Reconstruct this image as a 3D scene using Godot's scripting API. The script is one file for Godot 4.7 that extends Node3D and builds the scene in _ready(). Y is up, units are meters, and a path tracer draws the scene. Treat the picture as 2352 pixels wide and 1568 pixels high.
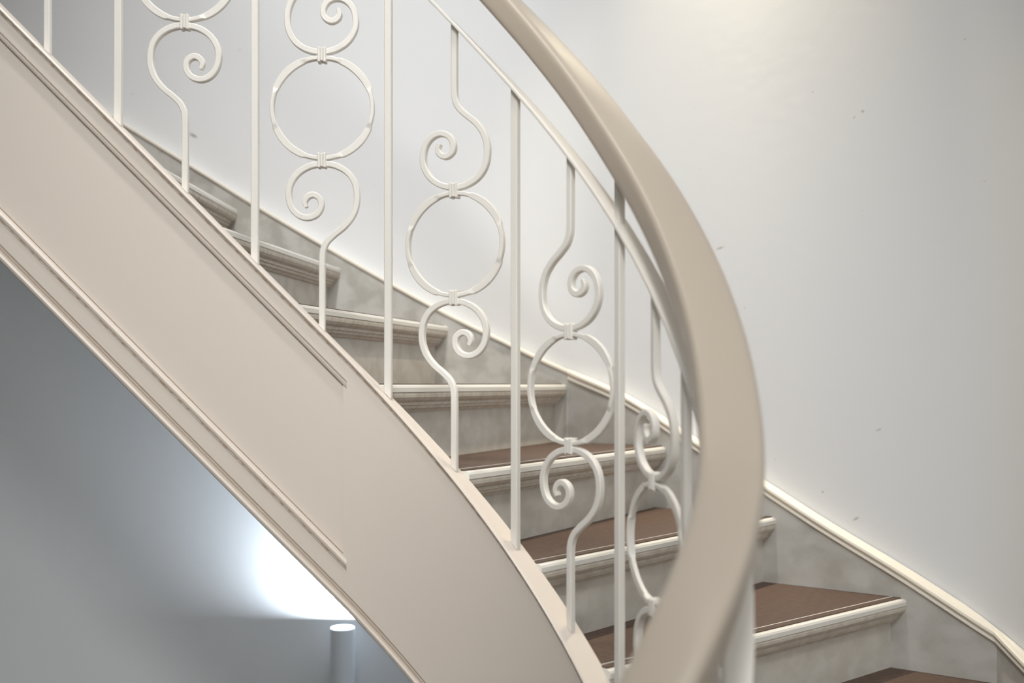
extends Node3D
# A painted winder staircase round an open well, seen from the well at standing height.
# Plan coordinates are (x, depth); world z = -depth. Heights below are relative to EYE.

const EYE := 1.53
const FOCAL := 2500.0 / 2352.0          # focal length in picture widths
const D0 := 2.16                        # depth of the straight outer string
const X0 := -0.3218                     # where the string starts to curve
const RAD := 0.62                       # radius of the curve
const RISE := 0.17
const ANG := 0.6405                     # turn of the stairwell walls, 36.7 degrees

var M := {}
var corners: Array[Vector2] = []
var wall_top_q := PackedFloat32Array()
var wall_top_y := PackedFloat32Array()
var step_s := {}
var step_q := {}

# ---------------------------------------------------------------- mesh helpers
class Shape:
	var v := PackedVector3Array()
	var g := PackedInt32Array()
	var uv := PackedVector2Array()
	var next := 1

	func tri(a: Vector3, b: Vector3, c: Vector3, group: int) -> void:
		v.append(a); v.append(b); v.append(c)
		g.append(group); g.append(group); g.append(group)

	func quad(a: Vector3, b: Vector3, c: Vector3, d: Vector3, group: int) -> void:
		tri(a, b, c, group); tri(a, c, d, group)

	func settle(start: int) -> void:      # front faces outward (clockwise) for the closed piece added since start
		var vol := 0.0
		var o := v[start]
		for i in range(start, v.size(), 3):
			vol += (v[i] - o).dot((v[i + 1] - o).cross(v[i + 2] - o))
		if vol > 0.0:
			for i in range(start, v.size(), 3):
				var t := v[i + 1]; v[i + 1] = v[i + 2]; v[i + 2] = t

	func sweep(rings: Array, round_off := false, closed := false, smooth_to := 0) -> void:
		var start := v.size()
		var n: int = rings[0].size()
		for j in n:
			var group := next if round_off or j < smooth_to else next + j
			for i in range(rings.size() if closed else rings.size() - 1):
				var a: PackedVector3Array = rings[i]
				var b: PackedVector3Array = rings[(i + 1) % rings.size()]
				quad(a[j], a[(j + 1) % n], b[(j + 1) % n], b[j], group)
		next += n
		if not closed:
			cap(rings[0], false)
			cap(rings[rings.size() - 1], true)
		settle(start)

	func cap(ring: PackedVector3Array, other: bool) -> void:
		# flat polygon cap, triangulated in its own plane
		var c := Vector3.ZERO
		var nrm := Vector3.ZERO
		for i in ring.size():
			c += ring[i] / ring.size()
		for i in ring.size():
			nrm += (ring[i] - c).cross(ring[(i + 1) % ring.size()] - c)
		nrm = nrm.normalized()
		var ax := nrm.cross(Vector3.UP if absf(nrm.y) < 0.9 else Vector3.RIGHT).normalized()
		var ay := nrm.cross(ax)
		var flat := PackedVector2Array()
		for p in ring:
			flat.append(Vector2((p - c).dot(ax), (p - c).dot(ay)) * 100.0)
		var idx := Geometry2D.triangulate_polygon(flat)
		for k in range(0, idx.size(), 3):
			var p0 := flat[idx[k]]; var p1 := flat[idx[k + 1]]; var p2 := flat[idx[k + 2]]
			var ccw := (p1 - p0).cross(p2 - p0) > 0.0
			if ccw == other:
				tri(ring[idx[k]], ring[idx[k + 1]], ring[idx[k + 2]], -1)
			else:
				tri(ring[idx[k]], ring[idx[k + 2]], ring[idx[k + 1]], -1)

	func prism(poly: PackedVector2Array, y0: float, y1: float, smooth_to := 0) -> void:   # poly in plan (x, depth), y absolute
		var lo := PackedVector3Array()
		var hi := PackedVector3Array()
		for p in poly:
			lo.append(Vector3(p.x, y0, -p.y)); hi.append(Vector3(p.x, y1, -p.y))
		sweep([lo, hi], false, false, smooth_to)

	func box(c: Vector3, size: Vector3, ax := Vector3.RIGHT, ay := Vector3.UP, az := Vector3.BACK, bevel := 0.0) -> void:
		var h := size / 2.0
		var b := bevel
		var rings := []
		for e in ([[-h.z, b], [-h.z + b, 0.0], [h.z - b, 0.0], [h.z, b]] if b > 0.0 else [[-h.z, 0.0], [h.z, 0.0]]):
			var r := PackedVector3Array()
			var i: float = e[1]
			var w := h.x - i
			var t := h.y - i
			var k := b * 0.6
			for q in ([[-w, -t + k], [-w + k, -t], [w - k, -t], [w, -t + k], [w, t - k], [w - k, t], [-w + k, t], [-w, t - k]] if b > 0.0 else [[-w, -t], [w, -t], [w, t], [-w, t]]):
				r.append(c + ax * q[0] + ay * q[1] + az * e[0])
			rings.append(r)
		sweep(rings)

	func lathe(at: Vector3, prof: PackedVector2Array, seg := 40) -> void:   # prof: (radius, height), first and last on the axis side are capped
		var rings := []
		for p in prof:
			var r := PackedVector3Array()
			for k in seg:
				var a := TAU * k / seg
				r.append(at + Vector3(cos(a) * p.x, p.y, sin(a) * p.x))
			rings.append(r)
		var start := v.size()
		for i in range(rings.size() - 1):
			for k in seg:
				quad(rings[i][k], rings[i][(k + 1) % seg], rings[i + 1][(k + 1) % seg], rings[i + 1][k], next + i)
		next += rings.size()
		cap(rings[0], false)
		cap(rings[rings.size() - 1], true)
		settle(start)

	func mesh() -> ArrayMesh:
		var st := SurfaceTool.new()
		st.begin(Mesh.PRIMITIVE_TRIANGLES)
		for i in v.size():
			st.set_smooth_group(g[i])
			if uv.size() == v.size():
				st.set_uv(uv[i])
			st.add_vertex(v[i])
		st.generate_normals()
		if uv.size() == v.size():
			st.generate_tangents()
		return st.commit()

func numbered(parent: Node, called: String) -> String:
	if not parent.has_node(called):
		return called
	var k := 1
	while parent.has_node("%s_%03d" % [called, k]):
		k += 1
	return "%s_%03d" % [called, k]

func obj(called: String, s: Shape, m: Material, parent: Node = self) -> MeshInstance3D:
	var o := MeshInstance3D.new()
	o.name = numbered(parent, called)
	o.mesh = s.mesh()
	o.material_override = m
	parent.add_child(o, true)
	return o

func thing(called: String, label: String, category: String, at := Vector3.ZERO) -> Node3D:
	var o := Node3D.new()
	o.name = numbered(self, called)
	add_child(o, true)
	o.position = at
	o.set_meta("label", label)
	o.set_meta("category", category)
	return o

func part(called: String, parent: Node) -> Node3D:
	var o := Node3D.new()
	o.name = numbered(parent, called)
	parent.add_child(o, true)
	return o

func struct(o: Node, label: String, category: String) -> void:
	o.set_meta("kind", "structure")
	o.set_meta("label", label)
	o.set_meta("category", category)

# ---------------------------------------------------------------- plan of the stair
func theta(s: float) -> float:
	return maxf(s, 0.0) / RAD

func plan(s: float, o := 0.0) -> Vector2:                 # o > 0 towards the well
	if s <= 0.0:
		return Vector2(X0 + s, D0 - o)
	var a := s / RAD
	return Vector2(X0, D0 - RAD) + Vector2(sin(a), cos(a)) * (RAD - o)

func string_top(s: float) -> float:
	if s < 0.0:
		return 0.0544 - 1.008 * s
	if s < 0.7:
		return 0.0544 - 1.0 * s - 0.12 * s * s
	return 0.0544 - 0.7 - 0.0588 - 1.168 * (s - 0.7)

func on_string(s: float, o: float, v: float) -> Vector3:
	var p := plan(s, o)
	return Vector3(p.x, EYE + string_top(s) + v, -p.y)

func table(x: float, xs: PackedFloat32Array, ys: PackedFloat32Array) -> float:   # smooth curve through measured points
	var n := xs.size()
	if x <= xs[0]:
		return ys[0] + (x - xs[0]) * (ys[1] - ys[0]) / (xs[1] - xs[0])
	if x >= xs[n - 1]:
		return ys[n - 1] + (x - xs[n - 1]) * (ys[n - 1] - ys[n - 2]) / (xs[n - 1] - xs[n - 2])
	var i := 0
	while x > xs[i + 1]:
		i += 1
	var h := xs[i + 1] - xs[i]
	var m0 := (ys[i + 1] - ys[maxi(i - 1, 0)]) / (xs[i + 1] - xs[maxi(i - 1, 0)])
	var m1 := (ys[mini(i + 2, n - 1)] - ys[i]) / (xs[mini(i + 2, n - 1)] - xs[i])
	var t := (x - xs[i]) / h
	return ys[i] * (1 + 2 * t) * (1 - t) * (1 - t) + m0 * h * t * (1 - t) * (1 - t) + ys[i + 1] * t * t * (3 - 2 * t) + m1 * h * t * t * (t - 1)

func corner(i: int, off: float) -> Vector2:               # mitred corner of the stairwell, off > 0 outward
	var n := corners.size()
	var a := (corners[i] - corners[(i + n - 1) % n]).normalized()
	var b := (corners[(i + 1) % n] - corners[i]).normalized()
	var na := Vector2(-a.y, a.x); var nb := Vector2(-b.y, b.x)
	return corners[i] + (na + nb) * off / (1.0 + na.dot(nb))

func wall(q: float, off := 0.0) -> Vector2:               # q runs along the wall string, 0 at the first corner
	var la := corners[0].distance_to(corners[1])
	var lb := corners[1].distance_to(corners[2])
	var lc := corners[2].distance_to(corners[3])
	if q <= 0.0:
		return corner(0, off).lerp(corner(1, off), 1.0 + q / la)
	if q <= lb:
		return corner(1, off).lerp(corner(2, off), q / lb)
	return corner(2, off).lerp(corner(3, off), (q - lb) / lc)

func nose_ends(k: int) -> Array:
	var pi := plan(step_s[k]); var po := wall(step_q[k])
	var u := (po - pi).normalized()
	return [pi, Vector2(u.y, -u.x)]

func inner_at(k: int, a: float, o := -0.02) -> float:      # where the line parallel to nosing k, a in front of it, meets the outer string
	var e := nose_ends(k)
	var lo: float = step_s[k] - 0.45; var hi: float = step_s[k] + 0.45
	for i in 40:
		var mid := (lo + hi) / 2.0
		if (plan(mid, o) - e[0]).dot(e[1]) > a: hi = mid
		else: lo = mid
	return lo

func outer_at(k: int, a: float, off := 0.003) -> float:
	var e := nose_ends(k)
	var lo: float = step_q[k] - 0.6; var hi: float = step_q[k] + 0.6
	for i in 40:
		var mid := (lo + hi) / 2.0
		if (wall(mid, off) - e[0]).dot(e[1]) > a: hi = mid
		else: lo = mid
	return lo

# ---------------------------------------------------------------- materials
func paint(called: String, c: Color, rough: float, grain := 0.0, freq := 0.02, coat := 0.0) -> StandardMaterial3D:
	var m := StandardMaterial3D.new()
	m.resource_name = called
	m.albedo_color = c
	m.roughness = rough
	if coat > 0.0:
		m.clearcoat_enabled = true; m.clearcoat = coat; m.clearcoat_roughness = 0.25
	if grain > 0.0:
		var n := FastNoiseLite.new()
		n.seed = called.hash() % 1000
		n.frequency = freq
		n.fractal_octaves = 4
		var t := NoiseTexture2D.new()
		t.width = 512; t.height = 512; t.seamless = true; t.noise = n
		t.as_normal_map = true; t.bump_strength = 3.0
		m.normal_enabled = true; m.normal_texture = t; m.normal_scale = grain
		m.uv1_triplanar = true
		m.uv1_scale = Vector3.ONE * 2.0
	return m

func mottled(m: StandardMaterial3D, a: Color, b: Color, freq: float, size: float, stretch := Vector3.ONE) -> StandardMaterial3D:
	var n := FastNoiseLite.new()
	n.seed = 7
	n.frequency = freq
	n.fractal_octaves = 5
	var g := Gradient.new()
	g.set_color(0, a); g.set_color(1, b)
	g.set_offset(0, 0.3); g.set_offset(1, 0.62)
	var t := NoiseTexture2D.new()
	t.width = 512; t.height = 512; t.seamless = true; t.noise = n; t.color_ramp = g
	m.albedo_texture = t
	m.uv1_triplanar = true
	m.uv1_scale = stretch / size
	return m

func wall_material(called: String, tint: Color, marks: Array) -> StandardMaterial3D:
	# painted plaster, 2.4 m to a repeat; marks: [u metres, v metres up, half length, half width, tilt degrees, darkness]
	var px := 1024
	var im := Image.create(px, px, false, Image.FORMAT_RGB8)
	im.fill(Color.WHITE)
	var rng := RandomNumberGenerator.new()
	rng.seed = 11
	var all := marks.duplicate()
	for i in 14:
		all.append([rng.randf() * 2.4, rng.randf() * 2.4, rng.randf_range(0.001, 0.004), 0.0013, rng.randf() * 180.0, rng.randf_range(0.08, 0.25)])
	for i in all.size():
		var k: Array = all[i]
		var cx: float = fposmod(k[0], 2.4) / 2.4 * px
		var cy: float = (1.0 - fposmod(k[1], 2.4) / 2.4) * px
		var a: float = maxf(k[2] / 2.4 * px, 0.7); var b: float = maxf(k[3] / 2.4 * px, 0.7)
		var r := int(a) + 3
		var t := deg_to_rad(k[4])
		for dy in range(-r, r + 1):
			for dx in range(-r, r + 1):
				var u := (dx * cos(t) - dy * sin(t)) / a
				var w := (dx * sin(t) + dy * cos(t)) / b
				var e := 1.2 - sqrt(u * u + w * w) + rng.randf_range(-0.25, 0.25)
				if e > 0.0:
					var s: float = 1.0 - minf(e, 1.0) * k[5] * 0.75
					var x := posmod(int(cx) + dx, px); var y := posmod(int(cy) + dy, px)
					im.set_pixel(x, y, im.get_pixel(x, y) * Color(s, s * 0.995, s * 0.98))
	var m := StandardMaterial3D.new()
	m.resource_name = called
	m.albedo_color = tint
	m.albedo_texture = ImageTexture.create_from_image(im)
	m.roughness = 0.75
	var n := FastNoiseLite.new()
	n.seed = 3; n.frequency = 0.045; n.fractal_octaves = 4
	var nt := NoiseTexture2D.new()
	nt.width = 1024; nt.height = 1024; nt.seamless = true; nt.noise = n; nt.as_normal_map = true; nt.bump_strength = 2.0
	m.normal_enabled = true; m.normal_texture = nt; m.normal_scale = 0.05
	return m

func make_materials() -> void:
	M.wood = paint("cream_painted_wood", Color(0.875, 0.832, 0.785), 0.42, 0.05, 0.02)
	M.iron = paint("cream_painted_iron", Color(0.92, 0.902, 0.87), 0.36, 0.10, 0.05)
	M.rail = paint("satin_cream_handrail_paint", Color(0.735, 0.685, 0.62), 0.34, 0.05, 0.015, 0.5)
	M.riser = mottled(paint("worn_white_riser_paint", Color.WHITE, 0.5), Color(0.77, 0.755, 0.715), Color(0.82, 0.81, 0.78), 0.012, 0.5)
	M.nosing = mottled(paint("scuffed_nosing_paint", Color.WHITE, 0.45), Color(0.76, 0.72, 0.66), Color(0.82, 0.795, 0.75), 0.02, 0.3, Vector3(1, 1, 1))
	M.grime = mottled(paint("browned_paint_edge", Color.WHITE, 0.6), Color(0.66, 0.56, 0.47), Color(0.84, 0.79, 0.73), 0.02, 0.2)
	M.trim = paint("pale_cream_trim_paint", Color(0.91, 0.885, 0.835), 0.4)
	M.white = paint("white_nosing_edge", Color(0.90, 0.89, 0.86), 0.4)
	M.cover = mottled(paint("brown_linoleum", Color.WHITE, 0.55), Color(0.315, 0.247, 0.205), Color(0.37, 0.294, 0.25), 0.02, 0.3, Vector3(1, 1, 4))
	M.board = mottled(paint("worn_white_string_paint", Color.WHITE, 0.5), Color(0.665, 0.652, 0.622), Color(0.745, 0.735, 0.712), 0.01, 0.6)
	M.ceiling = paint("ceiling_paint", Color(0.90, 0.90, 0.89), 0.8)
	M.hall = paint("grey_beige_hall_paint", Color(0.66, 0.65, 0.63), 0.8)  # unseen hall walls, toned down to cut light bounced onto the lower steps
	M.floor = mottled(paint("stone_floor", Color.WHITE, 0.5), Color(0.34, 0.31, 0.28), Color(0.40, 0.37, 0.33), 0.02, 0.8)  # unseen floor, kept dark so little light bounces up
	M.lamp = paint("white_lamp_enamel", Color(0.86, 0.88, 0.90), 0.4)

func glow(c: Color, e: float) -> StandardMaterial3D:
	var m := StandardMaterial3D.new()
	m.resource_name = "lamp_glow"
	m.albedo_color = Color(0.9, 0.9, 0.9)
	m.emission_enabled = true
	m.emission = c
	m.emission_energy_multiplier = e
	return m

# ---------------------------------------------------------------- room
func room_wall(called: String, i: int, m: Material, label: String, top: float) -> void:
	var n := corners.size()
	var j := (i + 1) % n
	var a := corner(i, 0.0225); var b := corner(j, 0.0225); var c := corner(j, 0.16); var d := corner(i, 0.16)
	var s := Shape.new()
	# the plaster runs round the two blunt corners in a tight curve
	var rad := 0.34
	var cut := rad * tan(ANG / 2.0)
	var poly := PackedVector2Array()
	var along := (b - a).normalized()
	var out := Vector2(-along.y, along.x)
	if i == 1 or i == 2:
		for e in 17:
			var ang := ANG / 2.0 * (1.0 - e / 16.0)
			poly.append(a + along * (cut - rad * sin(ang)) - out * rad * (1.0 - cos(ang)))
	else:
		poly.append(a)
	if i == 0 or i == 1:
		for e in 17:
			var ang := ANG / 2.0 * (e / 16.0)
			poly.append(b - along * (cut - rad * sin(ang)) - out * rad * (1.0 - cos(ang)))
	else:
		poly.append(b)
	poly.append(c); poly.append(d)
	s.prism(poly, -0.1, top, poly.size() - 3)
	var dir := (b - a).normalized()
	for p in s.v:
		s.uv.append(Vector2((Vector2(p.x, -p.z) - a).dot(dir) / 2.4, -p.y / 2.4))
	var o := obj(called, s, m)
	struct(o, label, "wall")

func build_room() -> void:
	var top := EYE + CEIL
	var white := Color(0.87, 0.875, 0.88)
	# marks given in metres along each wall and above the floor
	var back := func(x: float, y: float) -> Vector2: return Vector2(x + 3.2, y + EYE)
	var marks_back := []
	for k in [[-0.912, 0.728, 0.013, 0.005, -28.0, 0.45], [-1.255, 0.889, 0.004, 0.002, 80.0, 0.3], [-1.09, 0.85, 0.003, 0.002, 0.0, 0.25], [-0.342, 0.734, 0.004, 0.003, 0.0, 0.2], [-0.775, 0.98, 0.006, 0.002, 60.0, 0.15], [-0.964, 0.86, 0.003, 0.0015, 90.0, 0.2]]:
		var p: Vector2 = back.call(k[0], k[1])
		marks_back.append([p.x, p.y, k[2], k[3], k[4], k[5]])
	var marks_turn := []
	for k in [[0.48, 0.363, 0.012, 0.003, 12.0, 0.3], [0.76, -0.27, 0.003, 0.002, 40.0, 0.5], [0.845, -0.33, 0.010, 0.003, 35.0, 0.3], [0.735, 0.737, 0.002, 0.002, 0.0, 0.4], [0.862, 0.67, 0.004, 0.004, 0.0, 0.3], [0.84, 0.658, 0.003, 0.003, 0.0, 0.2], [0.9, -0.11, 0.008, 0.002, 30.0, 0.3], [1.10, 0.80, 0.002, 0.002, 0.0, 0.4]]:
		marks_turn.append([k[0], k[1] + EYE, k[2], k[3], k[4], k[5]])
	room_wall("wall_back", 0, wall_material("white_wall_plaster_back", white, marks_back), "white plaster wall behind the straight upper part of the stairs", top)
	room_wall("wall_back_right", 1, wall_material("white_wall_plaster_turn", white, marks_turn), "white plaster wall at the turn, right of the handrail", top)
	room_wall("wall_right", 2, wall_material("white_wall_plaster_right", white, []), "white plaster wall beside the lowest steps at the frame's right edge", top)
	room_wall("wall_front", 3, M.hall, "unseen hall wall facing the stairs, in a darker tone to dim bounced light", top)
	room_wall("wall_left", 4, M.hall, "unseen hall end wall by the upper landing, in a darker tone to dim bounced light", top)
	var f := Shape.new()
	f.box(Vector3(-0.3, -0.1, -0.6), Vector3(6.6, 0.2, 6.2))
	struct(obj("floor", f, M.floor), "unseen hall floor at the foot of the stairs, kept dark to dim bounced light", "floor")
	var c := Shape.new()
	c.box(Vector3(-0.3, top + 0.08, -0.6), Vector3(6.6, 0.2, 6.2))
	struct(obj("ceiling", c, M.ceiling), "white ceiling high above the stairs", "ceiling")

# ---------------------------------------------------------------- staircase
func string_rings(s0: float, s1: float, n: int, prof: Array) -> Array:
	var rings := []
	for i in n + 1:
		var s := lerpf(s0, s1, float(i) / n)
		var r := PackedVector3Array()
		for p in prof:
			var w := on_string(s, p[0], p[1])
			w.y = maxf(w.y, 0.001)
			r.append(w)
		rings.append(r)
	return rings

func build_outer_string(stair: Node3D) -> void:
	var cap := [[-0.026, -0.004], [-0.021, 0.0], [0.027, 0.0], [0.032, -0.002], [0.0345, -0.006], [0.032, -0.0105], [0.0285, -0.0125], [-0.026, -0.0125]]
	var low := [[-0.024, -0.466], [0.0285, -0.466], [0.0225, -0.4675], [0.0225, -0.4715], [0.0278, -0.4735], [0.0215, -0.477], [0.0215, -0.4815], [0.031, -0.484], [0.033, -0.489], [0.031, -0.496], [0.026, -0.5], [-0.019, -0.5], [-0.024, -0.496]]
	var framed := [[-0.024, -0.0125], [0.0285, -0.0125], [0.0285, -0.0505], [0.0235, -0.052], [0.0235, -0.0562], [0.0275, -0.0585], [0.0260, -0.0640], [0.0190, -0.0665], [0.0165, -0.067], [0.0165, -0.397], [0.016, -0.3985], [0.0285, -0.4015], [0.0322, -0.4075], [0.0312, -0.414], [0.0285, -0.417], [0.0285, -0.466], [-0.024, -0.466]]
	var plain := [[-0.024, -0.0125], [0.0285, -0.0125], [0.0285, -0.466], [-0.024, -0.466]]
	var s := Shape.new()
	s.sweep(string_rings(-1.66, -0.002, 4, framed))
	var a := obj("outer_string", s, M.wood, stair)
	s = Shape.new()
	s.sweep(string_rings(-1.66, -0.0, 4, cap)); obj("cap_moulding", s, M.wood, a)
	# thin browned beads where grime sits in the paint edges
	var grime := [[0.0282, -0.0128], [0.0302, -0.0128], [0.0302, -0.0152], [0.0282, -0.0152]]
	var grime_low := [[0.0282, -0.4168], [0.0304, -0.4168], [0.0304, -0.4196], [0.0282, -0.4196]]
	s = Shape.new()
	s.sweep(string_rings(-1.66, -0.0, 4, grime)); s.sweep(string_rings(-1.66, -0.002, 4, grime_low)); obj("paint_edge", s, M.grime, a)
	s = Shape.new()
	s.sweep(string_rings(-1.66, -0.0, 4, low)); obj("base_moulding", s, M.wood, a)
	s = Shape.new()
	s.sweep(string_rings(-1.66, -0.009, 4, [[0.0, -0.060], [0.0, -0.068], [0.0200, -0.0690], [0.0200, -0.3965], [0.0, -0.3975], [0.0, -0.41]])); obj("panel", s, M.wood, a)
	s = Shape.new()
	s.sweep(string_rings(-0.0095, -0.0015, 1, [[0.01, -0.0655], [0.0275, -0.0655], [0.0275, -0.409], [0.01, -0.409]])); obj("stile", s, M.wood, a)
	s = Shape.new()
	s.sweep(string_rings(-0.002, 1.39, 46, plain))
	var b := obj("curved_outer_string", s, M.wood, stair)
	s = Shape.new()
	s.sweep(string_rings(0.0, 1.39, 46, cap)); obj("cap_moulding", s, M.wood, b)
	s = Shape.new()
	s.sweep(string_rings(0.0, 1.39, 46, grime)); obj("paint_edge", s, M.grime, b)
	s = Shape.new()
	s.sweep(string_rings(0.0, 1.39, 46, low)); obj("base_moulding", s, M.wood, b)

func corner_bulge(q: float) -> float:                    # how far the rounded plaster stands in front of the wall line
	var lb := corners[1].distance_to(corners[2])
	var x := 0.34 * tan(ANG / 2.0) - minf(absf(q), absf(q - lb))
	return 0.0 if x <= 0.0 else 0.34 - sqrt(0.34 * 0.34 - x * x)

func wall_rings(q0: float, q1: float, n: int, prof: Array) -> Array:
	var rings := []
	for i in n + 1:
		var q := lerpf(q0, q1, float(i) / n)
		var y := EYE + table(q, wall_top_q, wall_top_y)
		var r := PackedVector3Array()
		for p in prof:
			var w := wall(q, -maxf(p[0], -0.0214 + corner_bulge(q)))
			r.append(Vector3(w.x, maxf(y + p[1], 0.001), -w.y))
		rings.append(r)
	return rings

func build_wall_string(stair: Node3D) -> void:
	var lb := corners[1].distance_to(corners[2])
	var board := [[0.0, -0.008], [0.0, -0.33], [-0.022, -0.33], [-0.022, -0.025], [-0.015, -0.008]]
	var thin := [[-0.022, 0.0], [0.003, 0.0], [0.006, -0.003], [0.006, -0.009], [0.003, -0.012], [0.0005, -0.014], [-0.022, -0.014]]
	var wide := [[-0.0195, 0.003], [-0.008, 0.003], [-0.004, 0.001], [0.007, 0.0], [0.012, -0.003], [0.013, -0.009], [0.010, -0.014], [0.005, -0.016], [0.0045, -0.019], [0.008, -0.021], [0.0085, -0.026], [0.005, -0.029], [0.0005, -0.031], [-0.0195, -0.031]]
	var spans := [[-2.2, 0.0, 60, thin], [0.0, lb, 30, wide], [lb, lb + 1.82, 45, wide]]
	for sp in spans:
		var s := Shape.new()
		s.sweep(wall_rings(sp[0], sp[1], sp[2], board))
		var o := obj("wall_string", s, M.board, stair)
		s = Shape.new()
		s.sweep(wall_rings(sp[0], sp[1], sp[2], sp[3]))
		obj("cap_moulding", s, M.trim, o)

func step_poly(k: int, a_front: float, a_back: float, o := -0.02, off := 0.003) -> PackedVector2Array:
	# from the line a_front of nosing k back to the line a_back of nosing k - 1
	var s0 := inner_at(k, a_front, o); var q0 := outer_at(k, a_front, off)
	var s1 := inner_at(k - 1, a_back, o); var q1 := outer_at(k - 1, a_back, off)
	var poly := PackedVector2Array()
	for i in 7:
		poly.append(plan(lerpf(s1, s0, i / 6.0), o))
	poly.append(wall(q0, off))
	for c in [corners[2].distance_to(corners[1]), 0.0]:
		if c < q0 - 0.002 and c > q1 + 0.002:
			poly.append(wall(c, off))
	poly.append(wall(q1, off))
	return poly

func build_steps(stair: Node3D) -> void:
	var edge := [[-0.055, -0.001], [-0.007, -0.001], [-0.002, -0.003], [0.0, -0.0075], [0.0, -0.0165], [-0.003, -0.0175], [-0.05, -0.0175]]
	var belly := [[-0.05, -0.0175], [-0.0022, -0.0175], [-0.0012, -0.022], [-0.002, -0.028], [-0.006, -0.034], [-0.012, -0.0375], [-0.0155, -0.0385], [-0.0155, -0.045], [-0.0205, -0.0462], [-0.0215, -0.052], [-0.027, -0.0555], [-0.030, -0.060], [-0.05, -0.060]]
	for k in range(-3, 13):
		var y: float = EYE + (4 - k) * RISE
		var s := Shape.new()
		s.prism(step_poly(k, -0.04, -0.046), y - 0.034, y - 0.001)
		var t := obj("tread", s, M.white, stair)
		s = Shape.new()
		s.prism(step_poly(k, -0.012, -0.0362, -0.0235, 0.0005), y - 0.006, y + 0.0015)
		obj("tread_cover", s, M.cover, t)
		for w in [["nosing_edge", edge, M.white], ["nosing_moulding", belly, M.nosing]]:
			var a := PackedVector3Array(); var b := PackedVector3Array()
			for p in w[1]:
				var pi := plan(inner_at(k, p[0]), -0.02)
				var po := wall(outer_at(k, p[0]), 0.003)
				a.append(Vector3(pi.x, y + p[1], -pi.y)); b.append(Vector3(po.x, y + p[1], -po.y))
			s = Shape.new()
			s.sweep([a, b])
			obj(w[0], s, w[2], t)
		s = Shape.new()
		var strip := PackedVector2Array([plan(inner_at(k, -0.0335, -0.0235), -0.0235), plan(inner_at(k, -0.0310, -0.0235), -0.0235), wall(outer_at(k, -0.0310, 0.0005), 0.0005), wall(outer_at(k, -0.0335, 0.0005), 0.0005)])
		s.prism(strip, y, y + 0.0022)
		obj("inlay_strip", s, M.white, t)
		s = Shape.new()
		var q := PackedVector2Array([plan(inner_at(k, -0.054), -0.02), plan(inner_at(k, -0.036), -0.02), wall(outer_at(k, -0.036), 0.003), wall(outer_at(k, -0.054), 0.003)])
		s.prism(q, maxf(y - RISE - 0.03, 0.001), y - 0.033)
		obj("riser", s, M.riser, stair)
	# soffit, out of view, closing the flight from below against light leaks
	var rings := []
	for i in 41:
		var f := i / 40.0
		var si := lerpf(-1.62, 0.8, f)
		var qo := lerpf(-2.15, 1.45, f)
		var a := plan(si, -0.0235); var b := wall(qo, 0.003)
		var ya := EYE + string_top(si) - 0.40; var yb := EYE + table(qo, wall_top_q, wall_top_y) - 0.32
		rings.append(PackedVector3Array([Vector3(a.x, ya, -a.y), Vector3(b.x, yb, -b.y), Vector3(b.x, yb - 0.02, -b.y), Vector3(a.x, ya - 0.02, -a.y)]))
	var so := Shape.new()
	so.sweep(rings)
	obj("soffit", so, M.ceiling, stair)
	# upper landing
	var l := Shape.new()
	l.prism(PackedVector2Array([Vector2(-3.17, 2.13), Vector2(-1.985, 2.13), Vector2(-1.985, 3.18), Vector2(-3.17, 3.18)]), EYE + 1.20, EYE + 1.36)
	obj("landing", l, M.cover, stair)

# ---------------------------------------------------------------- ironwork
func bar_rings(path: Array, base: Vector3, t: Vector3, n: Vector3, w: float, d: float, tip := 0.0) -> Array:
	# rectangular bar, slightly chamfered, along a path in the plane (t, up)
	var rings := []
	var m := path.size()
	for i in m:
		var a: Vector2 = path[maxi(i - 1, 0)]; var b: Vector2 = path[mini(i + 1, m - 1)]
		var dir := (b - a).normalized()
		var side := Vector2(-dir.y, dir.x)
		var k := 1.0
		if tip > 0.0 and i > m - 9:
			k = lerpf(1.0, tip, (i - (m - 9)) / 8.0)
		var hw := w * k / 2.0; var hd := d / 2.0; var c := 0.0016 * k
		var r := PackedVector3Array()
		for e in [[-hw + c, -hd], [hw - c, -hd], [hw, -hd + c], [hw, hd - c], [hw - c, hd], [-hw + c, hd], [-hw, hd - c], [-hw, -hd + c]]:
			var p: Vector2 = path[i] + side * e[0]
			r.append(base + t * p.x + Vector3.UP * p.y + n * e[1])
		rings.append(r)
	return rings

func smooth_path(pts: Array, per: int) -> Array:
	var out := []
	for i in pts.size() - 1:
		var a: Vector2 = pts[maxi(i - 1, 0)]; var b: Vector2 = pts[i]; var c: Vector2 = pts[i + 1]; var d: Vector2 = pts[mini(i + 2, pts.size() - 1)]
		for j in per:
			out.append(b.cubic_interpolate(c, a, d, float(j) / per))
	out.append(pts[pts.size() - 1])
	return out

func frame_at(s: float) -> Array:
	var a := theta(s)
	return [Vector3(cos(a), 0, sin(a)), Vector3(-sin(a), 0, cos(a))]     # along the flight, towards the well

func on_slope(rings: Array, i: int, s: float, base: Vector3, t: Vector3, gap: float, under_rail := false) -> void:
	# cuts the end of a bar to the pitch of the string
	var pitch := (string_top(s + 0.01) - string_top(s - 0.01)) / 0.02
	if under_rail:
		pitch = (rail_height(s + 0.01) - rail_height(s - 0.01)) / 0.02
	var r: PackedVector3Array = rings[i]
	for j in r.size():
		r[j].y = base.y + gap + (r[j] - base).dot(t) * pitch
	rings[i] = r

func iron_o(s: float) -> float:
	return -0.012 * smoothstep(0.85, 1.1, s)

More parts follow.
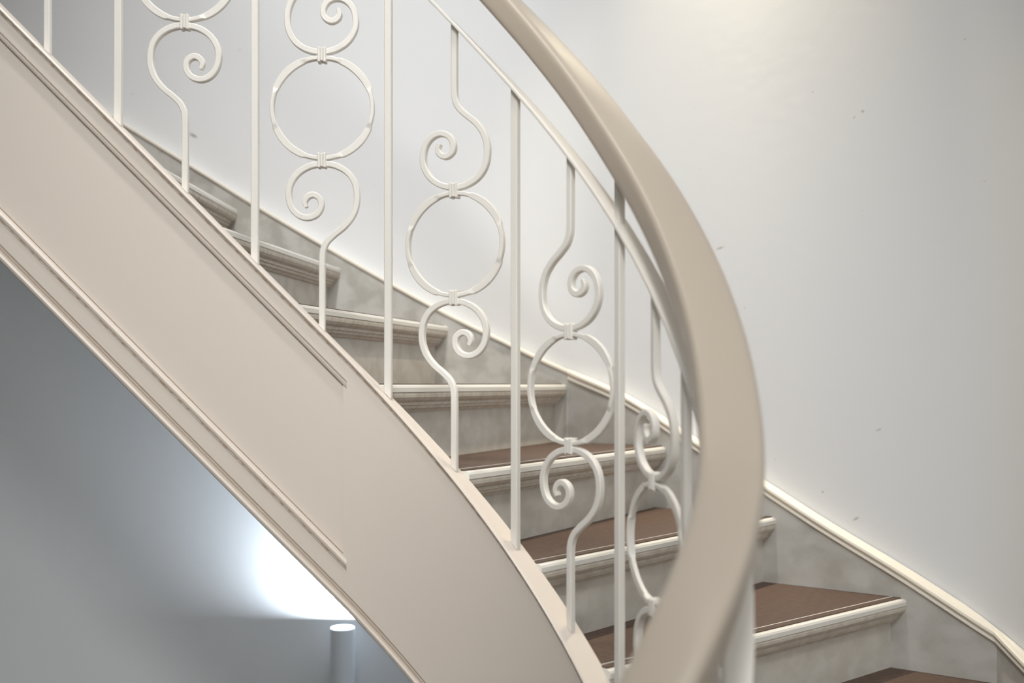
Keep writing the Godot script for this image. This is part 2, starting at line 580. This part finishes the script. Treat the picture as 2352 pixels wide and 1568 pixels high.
func straight_baluster(rails: Node3D, s: float, reach: float) -> void:
	var f := frame_at(s)
	var base := on_string(s, 0.0, 0.0)
	var sh := Shape.new()
	var rings := bar_rings([Vector2(0, 0), Vector2(0, 0.3), Vector2(0, 0.6), Vector2(0, reach)], base, f[0], f[1], 0.0145, 0.0145)
	on_slope(rings, 0, s, base, f[0], 0.0008)
	on_slope(rings, rings.size() - 1, s, base + Vector3.UP * reach, f[0], -0.0012, reach > 0.9)
	sh.sweep(rings)
	obj("baluster", sh, M.iron, rails)

func scroll_baluster(rails: Node3D, s: float, hand: float, yaw := 0.0) -> void:
	var f := frame_at(s + yaw * RAD)
	var mid := on_string(s, 0.0, 0.438)
	var b := part("scroll_baluster", rails)
	var k := 0.000864
	var raw := [[0, 470], [0, 430], [0, 400], [0, 360], [0.5, 340], [3, 324], [11, 307], [28, 290], [50, 272], [68, 250], [78, 225], [80, 200], [75, 173], [60, 150], [35, 134], [5, 128], [-30, 134], [-58, 152], [-74, 178], [-77, 202], [-71, 227], [-56, 245], [-35, 252], [-14, 245], [-3, 228], [-5, 209], [-20, 199], [-34, 204], [-40, 216], [-36, 228]]
	for flip in [1.0, -1.0]:
		var pts := []
		for i in raw.size():
			pts.append(Vector2(raw[i][0] * hand, -raw[i][1]) * k * flip)
		var sh := Shape.new()
		var path := smooth_path(pts, 5)
		path.push_front(Vector2(0, -(507.0 if flip > 0.0 else 490.0) * k * flip))
		var rings := bar_rings(path, mid, f[0], f[1], 0.0118, 0.0135, 0.55)
		on_slope(rings, 0, s, on_string(s, 0.0, 0.0 if flip > 0.0 else 0.862), f[0], (0.0018 if yaw > 0.0 else 0.0008) * flip)
		sh.sweep(rings)
		obj("scroll", sh, M.iron, b)
	# ring, hammered flat on the four diagonals
	var hoop := []
	var n := 144
	for i in n:
		var a := TAU * i / n
		var q := absf(fposmod(a, PI / 2.0) - PI / 4.0)
		var flat := smoothstep(0.45, 0.41, q)
		var bulge := flat * (0.0030 * cos(q * 3.2))
		var hw := lerpf(0.0041, 0.0058, flat) + bulge * 0.5
		var hd := lerpf(0.0068, 0.0042, flat)
		var rc := 0.0995 + flat * 0.0005
		var u: Vector3 = Vector3.UP * cos(a) + f[0] * sin(a)
		var r := PackedVector3Array()
		var c := 0.0013
		for e in [[-hw + c, -hd], [hw - c, -hd], [hw, -hd + c], [hw, hd - c], [hw - c, hd], [-hw + c, hd], [-hw, hd - c], [-hw, -hd + c]]:
			r.append(mid + u * (rc + e[0]) + f[1] * e[1])
		hoop.append(r)
	var ring := Shape.new()
	ring.sweep(hoop, false, true)
	obj("ring", ring, M.iron, b)
	for e in [1.0, -1.0]:
		var c := Shape.new()
		var at: Vector3 = mid + Vector3.UP * 0.1045 * e
		for g in [[-0.0058, 0.030, 0.0205], [0.0, 0.0265, 0.0225], [0.0058, 0.030, 0.0205]]:
			c.box(at + f[0] * g[0], Vector3(0.0056, g[1], g[2]), f[0], Vector3.UP, f[1], 0.0012)
		obj("collar", c, M.iron, b)

func build_balustrade() -> void:
	var rails := thing("balustrade", "cream painted wrought iron balustrade of plain bars, rings and scrolls on the outer string", "balustrade")
	var deg := RAD / 57.29578
	var plain_s := [-0.1888 - 0.538, -0.1888 - 0.271, -0.1888, 0.0772, 32.0 * deg, 55.2 * deg, 74.0 * deg, 94.0 * deg, 113.0 * deg]
	plain_s[0] = (272.0 - 1176.0) / 2500.0 * D0 - X0 - 0.268
	plain_s[1] = (272.0 - 1176.0) / 2500.0 * D0 - X0
	plain_s[2] = (586.0 - 1176.0) / 2500.0 * D0 - X0
	plain_s[3] = (893.0 - 1176.0) / 2500.0 * D0 - X0
	for i in plain_s.size():
		straight_baluster(rails, plain_s[i], rail_height(plain_s[i]) - 0.0372 - string_top(plain_s[i]) if i % 4 == 1 else 0.861)
	straight_baluster(rails, plain_s[0] - 0.268, 0.861)
	straight_baluster(rails, plain_s[0] - 0.536, 0.861)
	straight_baluster(rails, plain_s[0] - 0.804, 0.861)
	var at := [(110.0 - 1176.0) / 2500.0 * D0 - X0, (426.0 - 1176.0) / 2500.0 * D0 - X0, (740.5 - 1176.0) / 2500.0 * D0 - X0, 19.8 * deg, 43.8 * deg, 64.6 * deg, 84.0 * deg, 103.5 * deg, 122.0 * deg]
	var hand := 1.0
	for i in at.size():
		scroll_baluster(rails, at[i], hand, 0.12 if i == 5 else 0.0)
		hand = -hand
	var h := -1.0
	for i in 3:
		scroll_baluster(rails, at[0] - 0.268 * (i + 1), h)
		h = -h
	var rings := []
	for i in 61:
		var s := lerpf(-1.66, 1.50, i / 60.0)
		var r := PackedVector3Array()
		for e in [[-0.0165, 0.862], [0.0165, 0.862], [0.0175, 0.864], [0.0175, 0.8695], [0.0165, 0.8715], [-0.0165, 0.8715], [-0.0175, 0.8695], [-0.0175, 0.864]]:
			r.append(on_string(s, e[0] + iron_o(s), e[1]))
		rings.append(r)
	var bar := Shape.new()
	bar.sweep(rings)
	obj("flat_rail", bar, M.iron, rails)

func rail_height(s: float) -> float:
	var xs := PackedFloat32Array([-1.66, -0.8, -0.3, 0.0, 0.2, 0.35, 0.5, 0.62, 1.082, 1.255, 1.347, 1.4175, 1.56])
	var ys := PackedFloat32Array()
	for x in xs:
		ys.append(string_top(x) + 1.005)
	ys[8] = -0.10; ys[9] = -0.219; ys[10] = -0.283; ys[11] = -0.342; ys[12] = -0.46
	return table(s, xs, ys)

func build_handrail() -> void:
	var rail := thing("handrail", "broad glossy cream handrail sweeping round the curve towards the viewer", "handrail")
	var prof := []
	var half := [[0.0, 0.0345], [0.015, 0.0342], [0.028, 0.0332], [0.0345, 0.0318], [0.0385, 0.029], [0.0412, 0.0245], [0.0424, 0.019], [0.0422, 0.010], [0.0400, 0.002], [0.0372, -0.006], [0.0350, -0.015], [0.0345, -0.025], [0.0335, -0.0315], [0.029, -0.035]]
	var well_side := [0.0424, 0.0424, 0.0422, 0.0420, 0.0417, 0.0412, 0.0395, 0.034]
	for i in range(half.size() - 1, -1, -1):
		prof.append([-half[i][0], half[i][1]])
	for i in range(1, half.size()):
		var k: int = i - (half.size() - well_side.size())
		prof.append([well_side[k] if k >= 0 else half[i][0], half[i][1]])
	var rings := []
	for i in 121:
		var s := lerpf(-1.66, 1.505, i / 120.0)
		var y := EYE + rail_height(s)
		var r := PackedVector3Array()
		for p in prof:
			var q := plan(s, p[0])
			r.append(Vector3(q.x, y + p[1] * 1.06, -q.y))
		rings.append(r)
	var sh := Shape.new()
	sh.sweep(rings, true)
	obj("rail", sh, M.rail, rail)
	var e := plan(1.56)
	var post := Shape.new()
	post.lathe(Vector3(e.x, 0.001, -e.y), PackedVector2Array([Vector2(0.06, 0.0), Vector2(0.06, 0.2), Vector2(0.05, 0.22), Vector2(0.04, 0.3), Vector2(0.036, 0.9), Vector2(0.05, 0.99), Vector2(0.05, 1.06), Vector2(0.03, 1.1)]))
	var newel := thing("newel_post", "turned cream newel post at the foot of the handrail", "newel post")
	obj("post", post, M.rail, newel)

# ---------------------------------------------------------------- lamps
func wall_lamp(called: String, label: String, at: Vector3, away: Vector3, up: bool, colour: Color) -> Node3D:
	# slim cylinder standing off the wall; at = centre of the glowing end
	var o := thing(called, label, "wall lamp", at)
	var d := -1.0 if up else 1.0
	var length := 0.26
	var s := Shape.new()
	var prof := PackedVector2Array([Vector2(0.0345, 0.0), Vector2(0.0355, d * 0.002), Vector2(0.0355, d * length), Vector2(0.034, d * (length + 0.002))])
	s.lathe(Vector3.ZERO, prof, 48)
	obj("body", s, M.lamp, o)
	var b := Shape.new()
	b.box(away * -0.062 + Vector3(0, d * length / 2.0, 0), Vector3(0.03, 0.06, 0.062 if up else 0.11), away.cross(Vector3.UP), Vector3.UP, away, 0.003)
	obj("bracket", b, M.lamp, o)
	var g := Shape.new()
	g.lathe(Vector3.ZERO, PackedVector2Array([Vector2(0.033, -d * 0.0005), Vector2(0.033, -d * 0.0015)]), 48)
	obj("glowing_lens", g, glow(colour, 3.0), o)
	return o

func spotlight(label: String, from: Vector3, to: Vector3, cone: float, energy: float, size: float) -> void:
	# round spotlight, out of view under the ceiling, placed to light the stair
	var aim := (to - from).normalized()
	var c := thing("unseen_spotlight", label, "spotlight", from)
	var turn := Basis(Quaternion(Vector3.DOWN, aim))
	var head := part("head", c)
	head.basis = turn
	var cs := Shape.new()
	cs.lathe(Vector3.ZERO, PackedVector2Array([Vector2(size + 0.002, 0.004), Vector2(size + 0.004, 0.0), Vector2(size + 0.01, 0.0), Vector2(size + 0.01, 0.09), Vector2(size * 0.85, 0.12), Vector2(0.02, 0.125)]), 40)
	obj("housing", cs, M.lamp, head)
	cs = Shape.new()
	cs.lathe(Vector3.ZERO, PackedVector2Array([Vector2(size, 0.002), Vector2(size, -0.001)]), 40)
	obj("glowing_lens", cs, glow(KEY_C, 3.0), head)
	cs = Shape.new()
	var up := EYE + CEIL - 0.021 - from.y
	cs.lathe(Vector3.ZERO, PackedVector2Array([Vector2(0.009, 0.11), Vector2(0.009, up - 0.03), Vector2(0.05, up - 0.028), Vector2(0.05, up)]), 24)
	obj("stem", cs, M.lamp, c)
	var cd := SpotLight3D.new()
	cd.name = "spot_light"
	cd.spot_angle = cone
	cd.spot_angle_attenuation = 1.0
	cd.spot_range = 14.0
	cd.spot_attenuation = 2.0
	cd.light_size = size
	cd.light_color = KEY_C
	cd.light_energy = energy
	cd.shadow_enabled = true
	cd.position = Vector3(0, -0.004, 0)
	cd.rotation = Vector3(-PI / 2.0, 0, 0)
	head.add_child(cd, true)

func build_lamps() -> void:
	# uplight on the back wall under the flight
	var at := Vector3((787.0 - 1176.0) / 2500.0 * 3.097, EYE - 0.6925, -3.097)
	var a := wall_lamp("wall_lamp", "white cylinder wall light glowing upwards on the wall under the stairs", at, Vector3(0, 0, 1), true, Color(0.92, 0.96, 1.0))
	var l := AreaLight3D.new()
	l.name = "uplight"
	l.area_size = Vector2(0.056, 0.056)
	l.light_color = Color(0.90, 0.95, 1.0)
	l.light_energy = UP_E
	l.shadow_enabled = true
	l.position = Vector3(0, 0.003, 0)
	l.rotation = Vector3(PI / 2.0, 0, 0)
	a.add_child(l, true)
	# unseen downlight above the frame, placed to light the wall and risers
	var n := Vector2(sin(ANG), cos(ANG))
	var p := wall(LAMP_Q, 0.0225) - n * 0.12
	var b := wall_lamp("wall_lamp", "unseen cylinder wall light above the frame, lighting the wall at the turn", Vector3(p.x, EYE + LAMP_Y, -p.y), Vector3(-n.x, 0, n.y), false, Color(1.0, 0.93, 0.80))
	var d := SpotLight3D.new()
	d.name = "downlight"
	d.spot_angle = 35.0
	d.spot_angle_attenuation = 1.0
	d.spot_range = 12.0
	d.spot_attenuation = 2.0
	d.light_size = 0.033
	d.light_color = Color(1.0, 0.94, 0.82)
	d.light_energy = DOWN_E
	d.shadow_enabled = true
	d.position = Vector3(0, -0.004, 0)
	d.rotation = Vector3(-PI / 2.0, 0, 0)
	b.add_child(d, true)
	spotlight("unseen round spotlight above the well, placed to light the stair wall", KEY_AT, KEY_TO, KEY_CONE, KEY_E, 0.12)  # out of view, aimed to brighten the stair wall
	spotlight("unseen broad lamp behind the viewer, placed to light the middle of the outer string", FRONT_AT, FRONT_TO, FRONT_CONE, FRONT_E, 0.36)  # out of view, brightens the middle of the string and leaves edges darker
	# unseen glowing window behind the viewer, placed to light string and handrail
	var wn := Node3D.new()
	wn.name = "window_1"
	add_child(wn)
	struct(wn, "unseen glowing window behind the viewer, placed to light the outer string", "window")
	wn.position = Vector3(0.6, EYE + 0.15, 2.0 - 0.024)
	wn.rotation.y = PI
	var ws := Shape.new()
	for e in [[Vector3(-1.23, 0, 0.03), Vector3(0.06, 1.92, 0.06)], [Vector3(1.23, 0, 0.03), Vector3(0.06, 1.92, 0.06)], [Vector3(0, 0.93, 0.03), Vector3(2.4, 0.06, 0.06)], [Vector3(0, -0.93, 0.03), Vector3(2.4, 0.06, 0.06)], [Vector3(0, 0, 0.03), Vector3(0.05, 1.8, 0.05)]]:
		ws.box(e[0], e[1])
	obj("frame", ws, M.lamp, wn)
	for e in [-0.6, 0.6]:
		ws = Shape.new()
		ws.box(Vector3(e, 0, 0.012), Vector3(1.2, 1.8, 0.008))
		obj("pane", ws, glow(Color(1.0, 0.985, 0.955), 1.0), wn)
	var wl := AreaLight3D.new()
	wl.name = "daylight"  # stands for unseen light from behind the viewer
	wl.area_size = Vector2(2.4, 1.8)
	wl.light_color = Color(1.0, 0.985, 0.955)
	wl.light_energy = WIN_E
	wl.shadow_enabled = true
	wl.position = Vector3(0, 0, 0.065)
	wl.rotation = Vector3(0, PI, 0)
	wn.add_child(wl, true)
	# ceiling panel out of view, placed as general light on the stairs
	for q in PANELS:
		var o := thing("unseen_ceiling_light", q[5], "ceiling light", q[0])
		var s := Shape.new()
		s.box(Vector3(0, -0.02, 0), Vector3(q[1].x + 0.06, 0.035, q[1].y + 0.06), Vector3.RIGHT, Vector3.UP, Vector3.BACK, 0.004)
		obj("frame", s, M.lamp, o)
		s = Shape.new()
		s.box(Vector3(0, -0.039, 0), Vector3(q[1].x, 0.006, q[1].y))
		obj("glowing_panel", s, glow(q[2], 1.5), o)
		var al := AreaLight3D.new()
		al.name = "panel_light"
		al.area_size = q[1]
		al.light_color = q[2]
		al.light_energy = q[3]
		al.shadow_enabled = true
		al.position = Vector3(0, -0.05, 0)
		al.rotation = Vector3(-PI / 2.0, 0, 0)
		o.add_child(al, true)

# light levels, tuned against the photograph
const CEIL := 3.1
const FRONT_AT := Vector3(-0.1, EYE + 2.5, 1.2)
const FRONT_TO := Vector3(-0.12, EYE + 0.0, -2.15)
const FRONT_CONE := 25.0
const FRONT_E := 7.5
const KEY_AT := Vector3(-0.4, EYE + 2.75, -1.6)
const KEY_TO := Vector3(-0.42, EYE + 0.15, -3.1)
const KEY_C := Color(1.0, 0.995, 0.985)
const KEY_CONE := 36.0
const KEY_E := 4.4
const UP_E := 0.65
const DOWN_E := 3.4
const WIN_E := 0.75
const LAMP_Q := 0.56
const LAMP_Y := 2.0
var PANELS := [
	[Vector3(-0.3, EYE + 3.08, 0.7), Vector2(1.6, 1.2), Color(0.93, 0.96, 1.0), 2.2, 0, "unseen ceiling panel light behind the viewer, giving the stairs general light"],
]

func _ready() -> void:
	# camera: level, lens shifted up a little; focused on the balustrade
	var cam := Camera3D.new()
	cam.name = "camera"
	var at := CameraAttributesPhysical.new()
	at.frustum_focal_length = 35.0
	at.frustum_focus_distance = 2.35
	at.frustum_near = 0.05
	at.frustum_far = 60.0
	at.exposure_aperture = 1.8
	cam.attributes = at
	cam.projection = Camera3D.PROJECTION_FRUSTUM
	cam.near = 0.05
	cam.far = 60.0
	cam.keep_aspect = Camera3D.KEEP_HEIGHT
	cam.size = 1568.0 / 2500.0 * 0.05
	cam.frustum_offset = Vector2(0.0, 98.0 / 2500.0 * 0.05)
	cam.position = Vector3(0, EYE, 0)
	add_child(cam)
	cam.current = true
	var env := Environment.new()
	env.background_mode = Environment.BG_COLOR
	env.background_color = Color(0.05, 0.055, 0.06)
	env.tonemap_mode = Environment.TONE_MAPPER_LINEAR
	env.tonemap_exposure = 1.47
	env.sdfgi_enabled = true
	env.ssao_enabled = true
	env.ssil_enabled = true
	var we := WorldEnvironment.new()
	we.name = "world_environment"
	we.environment = env
	add_child(we)

	make_materials()
	corners = [Vector2(-3.2, 3.165), Vector2(0.163, 3.165), Vector2(1.099, 2.467), Vector2(2.43, -2.0), Vector2(-3.2, -2.0)]
	for p in [[283, 281], [434, 374], [594, 472], [755, 566], [975, 690], [1186, 795], [1295, 845]]:
		wall_top_q.append((p[0] - 1176) * 3.165 / 2500.0 - 0.163)
		wall_top_y.append((882 - p[1]) * 3.165 / 2500.0)
	for p in [[0.194, -0.0317], [0.376, -0.1305], [0.606, -0.2545], [0.7665, -0.3433], [0.963, -0.4443], [1.165, -0.556], [1.7, -0.83], [3.0, -1.50]]:
		wall_top_q.append(p[0])
		wall_top_y.append(p[1])
	var ins := [-1.40, -1.22, -1.04, -0.86, -0.68, -0.5038, -0.3227, -0.1632, 0.05, 0.233, 0.39, 0.552, 0.70, 0.845, 0.99, 1.136, 1.28]
	var outs := [-2.54, -2.22, -1.92, -1.60, -1.28, -0.962, -0.662, -0.349, -0.003, 0.322, 0.639, 0.966, 1.29, 1.622, 1.954, 2.286, 2.618]
	for i in ins.size():
		step_s[i - 4] = ins[i]
		step_q[i - 4] = outs[i]

	build_lamps()
	build_room()
	var stair := thing("staircase", "cream painted winder staircase with brown treads and a panelled outer string", "staircase")
	build_outer_string(stair)
	build_wall_string(stair)
	build_steps(stair)
	build_balustrade()
	build_handrail()
